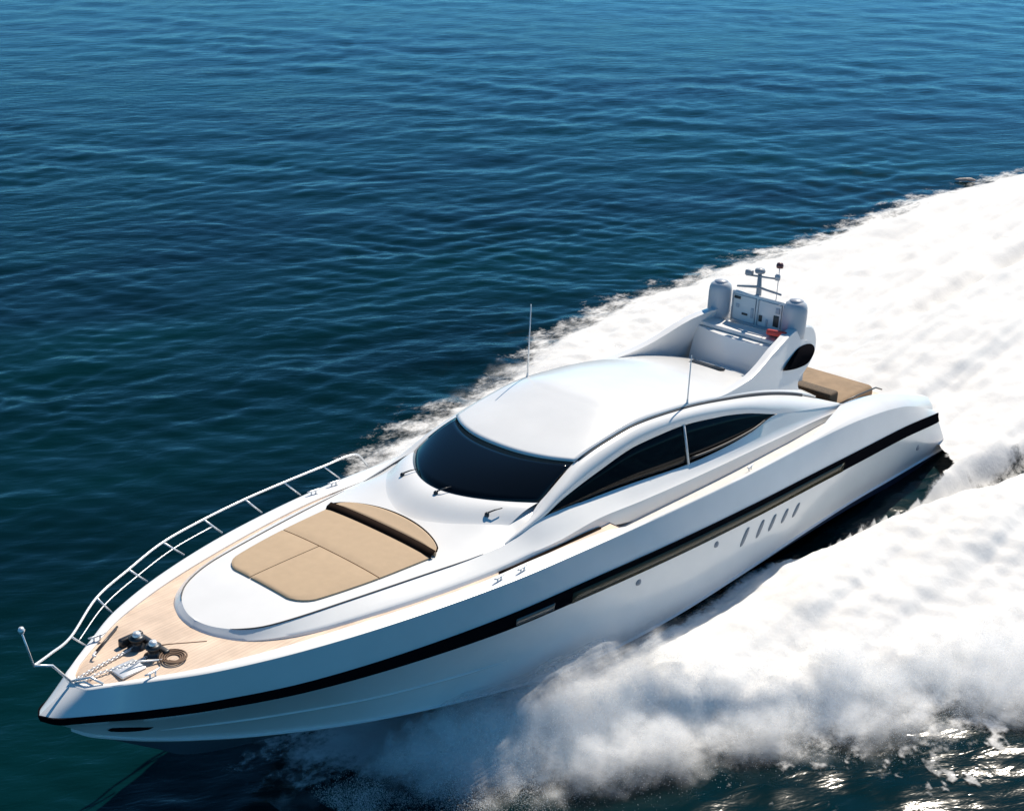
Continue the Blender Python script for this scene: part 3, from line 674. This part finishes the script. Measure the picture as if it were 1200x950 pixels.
# ------------------------------------------------------------------ wake foam
def foam_mat(name, col=(.84, .835, .82)):
    m = bpy.data.materials.new(name); m.use_nodes = True; n = m.node_tree; L = n.links.new; b = n.nodes['Principled BSDF']; out = n.nodes['Material Output']
    b.inputs['Base Color'].default_value = (*col, 1); b.inputs['Roughness'].default_value = .9; b.inputs['Specular IOR Level'].default_value = .15
    tc = n.nodes.new('ShaderNodeTexCoord'); at = n.nodes.new('ShaderNodeAttribute'); at.attribute_name = 'dens'
    def noise(sc, det, stretch=(1, 1, 1)):
        mp = n.nodes.new('ShaderNodeMapping'); mp.inputs['Scale'].default_value = stretch; L(tc.outputs['Object'], mp.inputs[0])
        no = n.nodes.new('ShaderNodeTexNoise'); no.inputs['Scale'].default_value = sc; no.inputs['Detail'].default_value = det; no.inputs['Roughness'].default_value = .62; L(mp.outputs[0], no.inputs['Vector']); return no
    n1 = noise(1.1, 8, (.7, 1, 1)); n2 = noise(7, 5)
    a = n.nodes.new('ShaderNodeMath'); a.operation = 'MULTIPLY_ADD'; a.inputs[1].default_value = 2.6; L(n1.outputs['Fac'], a.inputs[0]); L(at.outputs['Fac'], a.inputs[2])
    a2 = n.nodes.new('ShaderNodeMath'); a2.operation = 'MULTIPLY_ADD'; a2.inputs[1].default_value = .9; L(n2.outputs['Fac'], a2.inputs[0]); L(a.outputs[0], a2.inputs[2])
    mr = n.nodes.new('ShaderNodeMapRange'); mr.interpolation_type = 'SMOOTHSTEP'; mr.inputs['From Min'].default_value = 1.5; mr.inputs['From Max'].default_value = 2.4; L(a2.outputs[0], mr.inputs['Value'])
    tr = n.nodes.new('ShaderNodeBsdfTransparent'); mx = n.nodes.new('ShaderNodeMixShader')
    cut = n.nodes.new('ShaderNodeMapRange'); cut.interpolation_type = 'SMOOTHSTEP'; cut.inputs['From Min'].default_value = -1.25; cut.inputs['From Max'].default_value = -.55; L(at.outputs['Fac'], cut.inputs['Value'])
    al = n.nodes.new('ShaderNodeMath'); al.operation = 'MULTIPLY'; L(mr.outputs[0], al.inputs[0]); L(cut.outputs[0], al.inputs[1])
    L(al.outputs[0], mx.inputs[0]); tl = n.nodes.new('ShaderNodeBsdfTranslucent'); tl.inputs[0].default_value = (*col, 1); ms_ = n.nodes.new('ShaderNodeMixShader'); ms_.inputs[0].default_value = .10; L(b.outputs[0], ms_.inputs[1]); L(tl.outputs[0], ms_.inputs[2])
    L(tr.outputs[0], mx.inputs[1]); L(ms_.outputs[0], mx.inputs[2]); L(mx.outputs[0], out.inputs['Surface'])
    bp = n.nodes.new('ShaderNodeBump'); bp.inputs['Strength'].default_value = .4; bp.inputs['Distance'].default_value = .06; L(n1.outputs['Fac'], bp.inputs['Height'])
    bp2 = n.nodes.new('ShaderNodeBump'); bp2.inputs['Strength'].default_value = .35; bp2.inputs['Distance'].default_value = .03; L(n2.outputs['Fac'], bp2.inputs['Height']); L(bp.outputs[0], bp2.inputs['Normal'])
    L(bp2.outputs[0], b.inputs['Normal'])
    return m
M_FOAM = foam_mat('foam')
# outlines on the water, world axes
stbd = pchip([-150, -60, -36, -31, -25, -17, -11, -7, -4, 0, 4, 8, 11, 13, 15, 17.5], [-11, -8.5, -8.6, -9.9, -10.7, -10.7, -11.4, -11.5, -11.9, -11.4, -10.5, -9.9, -9.2, -8.3, -6.8, -4.0])
port = pchip([-150, -60, -20, 0, 5, 10.7, 12.3, 14.3, 15.5, 17, 18, 19, 20, 21, 22, 23], [20, 19, 17.5, 15, 13.2, 10.8, 9.6, 8.4, 7.3, 6.1, 5.4, 4.8, 4.1, 3.2, 1.8, .2])
hullw = pchip([-2, 0, 6, 12, 16, 19.5, 22, 24], [3.2, 3.3, 3.3, 3.2, 2.9, 2.3, 1.5, .6])
crease = pchip([-40, -14, -6, -2, 0, 3, 6, 9, 10], [8, 7.2, 6.5, 6.0, 5.8, 5.2, 4.6, 3.6, 3.2])
def foam_fields(X, Yy):
    wob = .8*fbm(X*.22, Yy*.22, 3, 4)
    ds = (Yy-stbd(X))+wob*.45; dp = (port(X)-Yy)+wob; dx = 22.5-X+wob
    D = np.minimum(np.minimum(ds, dp), dx)
    H = .10+.30*sstep(0, 2.2, D)
    # bank thrown up beside the hull
    dh = np.abs(Yy)-hullw(np.clip(X, -2, 24))
    bank = np.exp(-((dh-2.3)/1.6)**2)*np.interp(X, [-10, 0, 6, 12, 17, 20, 22.5], [.15, .30, .4, .5, .55, .5, .1])-.30*np.exp(-(dh/.4)**2)*np.interp(X, [5, 9, 18, 20], [0, 1, 1, 0])*(Yy > 0)
    H = H+bank*sstep(0, 1.2, D)*np.where(Yy > 0, 1, .6)
    # far port bank rolling over
    cr = crease(X); dc = Yy-cr
    bank2 = np.exp(-((dc-2.4)/1.5)**2)*np.interp(X, [-60, -20, -6, 0, 5, 9, 12], [.25, .4, .45, .32, .3, .15, 0])
    H = H+bank2
    # rooster tail behind the transom
    tail = np.exp(-(Yy/np.interp(X, [-60, -15, -2], [7, 5, 3]))**2)*np.interp(X, [-150, -60, -18, -8, -2, 0], [.1, .3, .9, .9, .3, 0])
    H = H+tail
    # trough along the aft hull and the crease behind it
    tw = np.interp(X, [-30, -8, -1, 1, 9, 9.5], [.14, .24, .30, .5, .15, .0])
    gate = (X < 9.6) & (X > -26)
    wcr = np.interp(X, [.0, .7, 1.6, 3, 4.5, 6.5, 9, 9.6], [3.2, 4.0, 4.55, 4.65, 4.55, 4.15, 3.45, 3.2]); intr = (X > .0) & (dh > -1) & (Yy < wcr) & (Yy > 0)
    creasefac = np.exp(-((dc+tw*.5)/np.maximum(tw, .05))**2)*gate*np.interp(X, [-26, -8, 0], [0, .8, 1.])
    H = H-creasefac*.8-.45*np.exp(-((Yy+1.8+.25*vnoise(X*.3, X*0, 8))/.38)**2)*np.interp(X, [-30, -19, -9, -6], [0, 1, 1, 0])
    D2 = np.where(intr & gate, np.minimum(D, (Yy-wcr-.15*vnoise(X*.7, Yy*0, 12))*7), D)
    bandw = np.interp(X, [-9, -5, 0, 1.5], [.02, .08, .16, .3]); bd = (np.abs(Yy-crease(X)+.1+.12*vnoise(X*.6, X*0, 13))-bandw)*5
    D2 = np.where((X > -8) & (X < 1.5), np.minimum(D2, np.maximum(bd-.5, -.10)), D2)
    D2 = np.where((Yy > 0) & (X > 7) & (X < 18.6), np.minimum(D2, (dh-.20-.08*vnoise(X*.9, X*0, 15))*5), D2)
    # streaks drawn out along the run, and billows
    n1 = fbm(X*.32, Yy*.55, 21, 4, .5); n2 = fbm(X*.045, Yy*.75, 41, 4, .5); n3 = fbm(X*1.3, Yy*1.6, 61, 3, .5)
    amp = sstep(-.3, 2.5, D)
    H = H+amp*(.12*n1+.21*n2+.02*n3)
    H = np.where(dh < -.25, np.minimum(H, np.interp(X, [-2, 0, 24], [2, -.6, -.6])), H)
    dens = np.clip(D2*.55, -1.6, 1.6)+.10
    # torn foam patches on dark water at the lower right
    far = (Yy > 7) & (X > 7)
    patchy = sstep(.12, .55, fbm(X*1.1, Yy*1.1, 77, 5, .7))*sstep(-5, -.4, D)
    dens = np.where(far, np.maximum(dens, -1.2+1.3*patchy), dens)
    return D, H, dens
def graded1(lo, fine_lo, fine_hi, step, g):
    a = list(np.arange(fine_lo, fine_hi, step)); f = []; s_ = step; q = fine_lo
    while q > lo: s_ = min(s_*g, 1.2); q -= s_; f.append(q)
    return np.array(f[::-1]+a)
fxs = graded1(-150, 0, 24, .085, 1.015); fys = np.arange(-15, 21.5, .10)
FX, FY = np.meshgrid(fxs, fys, indexing='ij')
D, Hh, DN = foam_fields(FX, FY)
WV = wave_height(FX, FY, np.hypot(FX-CAM_LOC.x, FY-CAM_LOC.y))
FZ = WV+.03+np.maximum(Hh, 0)*np.clip(.15+sstep(-.4, 1.5, D), 0, 1)
keep = DN > -1.3
wf = grid_obj('wake_foam', FX, FY, FZ, M_FOAM, keep=keep, attr={'dens': DN}); wf['kind'] = 'stuff'; wf['label'] = 'broad white foam wake churned up around and behind the yacht'; wf['category'] = 'wake'

# ------------------------------------------------------------------ spray: fine droplets hanging in the air
def droplets(name, P, size, label):
    N = len(P); rg = np.random.default_rng(3)
    a = rg.normal(size=(N, 3)); a /= np.linalg.norm(a, axis=1)[:, None]
    b = rg.normal(size=(N, 3)); b -= (a*b).sum(1)[:, None]*a; b /= np.linalg.norm(b, axis=1)[:, None]
    s_ = size*(.5+rg.random(N))[:, None]
    V = np.stack([P+a*s_, P-.5*a*s_+.87*b*s_, P-.5*a*s_-.87*b*s_], 1).reshape(-1, 3)
    me = bpy.data.meshes.new(name); me.vertices.add(3*N); me.vertices.foreach_set('co', V.astype(np.float32).ravel())
    me.loops.add(3*N); me.loops.foreach_set('vertex_index', np.arange(3*N, dtype=np.int32))
    me.polygons.add(N); me.polygons.foreach_set('loop_start', np.arange(0, 3*N, 3, dtype=np.int32)); me.polygons.foreach_set('loop_total', np.full(N, 3, np.int32))
    me.update(calc_edges=True)
    o = link(name, me, M_DROP, smooth=False); o['kind'] = 'stuff'; o['label'] = label; o['category'] = 'spray'
    return o
def drop_mat():
    m = bpy.data.materials.new('spray_droplets'); m.use_nodes = True; n = m.node_tree; L = n.links.new
    df = n.nodes['Principled BSDF']; df.inputs['Base Color'].default_value = (.9, .92, .94, 1); df.inputs['Roughness'].default_value = 1; df.inputs['Specular IOR Level'].default_value = 0
    tl = n.nodes.new('ShaderNodeBsdfTranslucent'); tl.inputs[0].default_value = (.92, .94, .96, 1)
    mx = n.nodes.new('ShaderNodeMixShader'); mx.inputs[0].default_value = .5; L(df.outputs[0], mx.inputs[1]); L(tl.outputs[0], mx.inputs[2]); L(mx.outputs[0], n.nodes['Material Output'].inputs['Surface'])
    return m
M_DROP = drop_mat()
def cloud(N, xr, yf, hf, seed):
    """N droplets: x uniform in xr, y from yf(x, rnd), height above the foam from hf"""
    rg = np.random.default_rng(seed); x = rg.uniform(*xr, N); y = yf(x, rg.random(N), rg.normal(size=N))
    D_, H_, _ = foam_fields(x, y); base = np.maximum(H_, 0)*np.clip(.15+sstep(-.4, 1.5, D_), 0, 1)
    clump = .5+.9*fbm(x*.7, y*.7, seed, 4, .6)
    z = base+np.abs(rg.normal(size=N))**1.3*hf(x, y, D_)*np.clip(clump, .08, 2)
    k = rg.random(N) < np.clip(.25+clump, .05, 1)
    k &= ~((np.abs(y)-hullw(np.clip(x, -2, 24)) < 1.6) & (y > 0) & (z > czf(x)+.45+.0437*x+.12*rg.normal(size=N)))
    k &= ~((np.abs(y) < hullw(np.clip(x, -2, 24))+.05) & (x > -.5) & (x < 24) & (z > -.2))
    return np.stack([x, y, z], 1)[k]
pa = cloud(110000, (8, 22.6), lambda x, u_, g_: port(x)-.4+.75*g_-1.2*u_, lambda x, y, D_: .16+.25*sstep(-1.5, 2, D_), 4)
pb = cloud(160000, (17.2, 23.2), lambda x, u_, g_: hullw(x)+.1+np.abs(g_)*.9+u_*1.2, lambda x, y, D_: np.interp(x, [17, 19, 21, 23], [.10, .24, .30, .22]), 9)
droplets('bow_spray', np.concatenate([pa, pb]), .0072, 'fine white spray flung out beside the port bow')

# soft mist: many thin translucent veils of droplets stacked above the foam
def mist_mat():
    m = bpy.data.materials.new('mist_veil'); m.use_nodes = True; n = m.node_tree; L = n.links.new
    b = n.nodes['Principled BSDF']; b.inputs['Base Color'].default_value = (.90, .91, .92, 1); b.inputs['Roughness'].default_value = 1; b.inputs['Specular IOR Level'].default_value = 0
    tl = n.nodes.new('ShaderNodeBsdfTranslucent'); tl.inputs[0].default_value = (.92, .93, .94, 1)
    m1 = n.nodes.new('ShaderNodeMixShader'); m1.inputs[0].default_value = .4; L(b.outputs[0], m1.inputs[1]); L(tl.outputs[0], m1.inputs[2])
    tc = n.nodes.new('ShaderNodeTexCoord'); at = n.nodes.new('ShaderNodeAttribute'); at.attribute_name = 'dens'
    no = n.nodes.new('ShaderNodeTexNoise'); no.inputs['Scale'].default_value = 2.4; no.inputs['Detail'].default_value = 6; no.inputs['Roughness'].default_value = .6; L(tc.outputs['Object'], no.inputs['Vector'])
    mr = n.nodes.new('ShaderNodeMapRange'); mr.inputs['From Min'].default_value = .28; mr.inputs['From Max'].default_value = .68; L(no.outputs['Fac'], mr.inputs['Value'])
    mu = n.nodes.new('ShaderNodeMath'); mu.operation = 'MULTIPLY'; mu.use_clamp = True; L(at.outputs['Fac'], mu.inputs[0]); L(mr.outputs[0], mu.inputs[1])
    tr = n.nodes.new('ShaderNodeBsdfTransparent'); mx = n.nodes.new('ShaderNodeMixShader'); L(mu.outputs[0], mx.inputs[0]); L(tr.outputs[0], mx.inputs[1]); L(m1.outputs[0], mx.inputs[2])
    L(mx.outputs[0], n.nodes['Material Output'].inputs['Surface']); return m
M_MIST = mist_mat()
def mist(name, X, Yy, top, label, layers=9, dz=.10, alpha=.40, soft=.45):
    """X, Yy: grid on the water; top: height of the mist above the foam there"""
    D_, H_, _ = foam_fields(X, Yy); base = np.maximum(H_, 0)*np.clip(.15+sstep(-.4, 1.5, D_), 0, 1)+.02
    VX, VY, VZ, VD, F = [], [], [], [], []; n, m = X.shape; idx = np.arange(n*m).reshape(n, m)
    q = np.stack([idx[:-1, :-1], idx[1:, :-1], idx[1:, 1:], idx[:-1, 1:]], -1).reshape(-1, 4); o_ = 0
    inside = (np.abs(Yy) < hullw(np.clip(X, -2, 24))+.12) & (X > -.5) & (X < 24)
    for k in range(layers):
        h = dz*(k+.4); z = base+h+.05*vnoise(X*1.1+k*3.1, Yy*1.1, 50+k)
        a = alpha*sstep(0, soft, top+.22*fbm(X*1.3+k*.35, Yy*1.3-k*.22, 70, 3)-h)*sstep(.02, .16, top); a = np.where(inside, 0, a)
        use = (a.reshape(-1)[q] > .004).any(1); Fk = q[use]
        u_, inv = np.unique(Fk, return_inverse=True); V = np.stack([X.reshape(-1)[u_], Yy.reshape(-1)[u_], z.reshape(-1)[u_]], 1)
        VX.append(V); VD.append(a.reshape(-1)[u_]); F.append(inv.reshape(-1, 4)+o_); o_ += len(u_)
    V = np.concatenate(VX); F = np.concatenate(F); me = bpy.data.meshes.new(name)
    me.vertices.add(len(V)); me.vertices.foreach_set('co', V.astype(np.float32).ravel())
    me.loops.add(F.size); me.loops.foreach_set('vertex_index', F.astype(np.int32).ravel())
    me.polygons.add(len(F)); me.polygons.foreach_set('loop_start', np.arange(0, F.size, 4, dtype=np.int32)); me.polygons.foreach_set('loop_total', np.full(len(F), 4, np.int32))
    me.update(calc_edges=True)
    at = me.attributes.new('dens', 'FLOAT', 'POINT'); at.data.foreach_set('value', np.concatenate(VD).astype(np.float32))
    o = link(name, me, M_MIST); o['kind'] = 'stuff'; o['label'] = label; o['category'] = 'mist'
    return o
gx, gy = np.meshgrid(np.arange(4, 24, .13), np.arange(.4, 16, .13), indexing='ij')
sdp = np.minimum(port(gx)-gy, 22.9-gx)                      # inside the port edge is positive
nse = fbm(gx*.45, gy*.45, 88, 4, .55)
topv = (sstep(-1.5, .6, sdp+.9*nse)*sstep(5.0, 1.6, sdp)*np.interp(gx, [4, 6, 12, 17, 21, 23], [0, .5, .75, .75, .6, .25])*(.9+.75*nse)
        +sstep(-1.0, .6, sdp+.8*nse)*np.interp(gx, [16, 18.5, 21, 23.2], [0, .50, .68, .45])
        +np.exp(-((gy-hullw(np.clip(gx, -2, 24))-.5)/.55)**2)*np.interp(gx, [8, 11, 16, 18], [0, .26, .36, .4])*(.85+.8*nse))
mist('spray_mist', gx, gy, topv, 'soft white mist rolling over the port edge of the wake')
gx, gy = np.meshgrid(np.arange(-20, 17, .2), np.arange(-14, -2.5, .16), indexing='ij')
sds = gy-stbd(gx); nse = fbm(gx*.4, gy*.4, 95, 4, .55)
mist('wake_mist', gx, gy, sstep(-.9, .6, sds+.5*nse)*sstep(-1., -.5, sds)*sstep(5., 1., sds)*np.interp(gx, [-20, -12, 8, 13, 17], [0, .22, .25, .3, .1])*(.9+.7*nse), 'soft white mist along the starboard edge of the wake', layers=5)

# far driftwood at the wake edge
dw = bpy.data.objects.new('driftwood', None); COL.objects.link(dw); dw.location = (-31.6, -10.4, .06); dw.scale = (.55, .6, .45); dw['label'] = 'small brown driftwood floating at the far edge of the wake'; dw['category'] = 'driftwood'
mb = MB(); mb.tube(curve3([(-.6, .75, .05), (-.2, .3, .16), (.1, -.1, .12), (.45, -.7, .02)], 16), np.interp(np.linspace(0, 1, 16), [0, .2, .8, 1], [.08, .2, .17, .05]), 10); mb.build('log', M_DRIFT, dw)
mb = MB(); mb.tube([(0, .1, .15), (.3, .35, .3), (.35, .6, .32)], [.07, .05, .02], 8); mb.build('branch', M_DRIFT, dw)
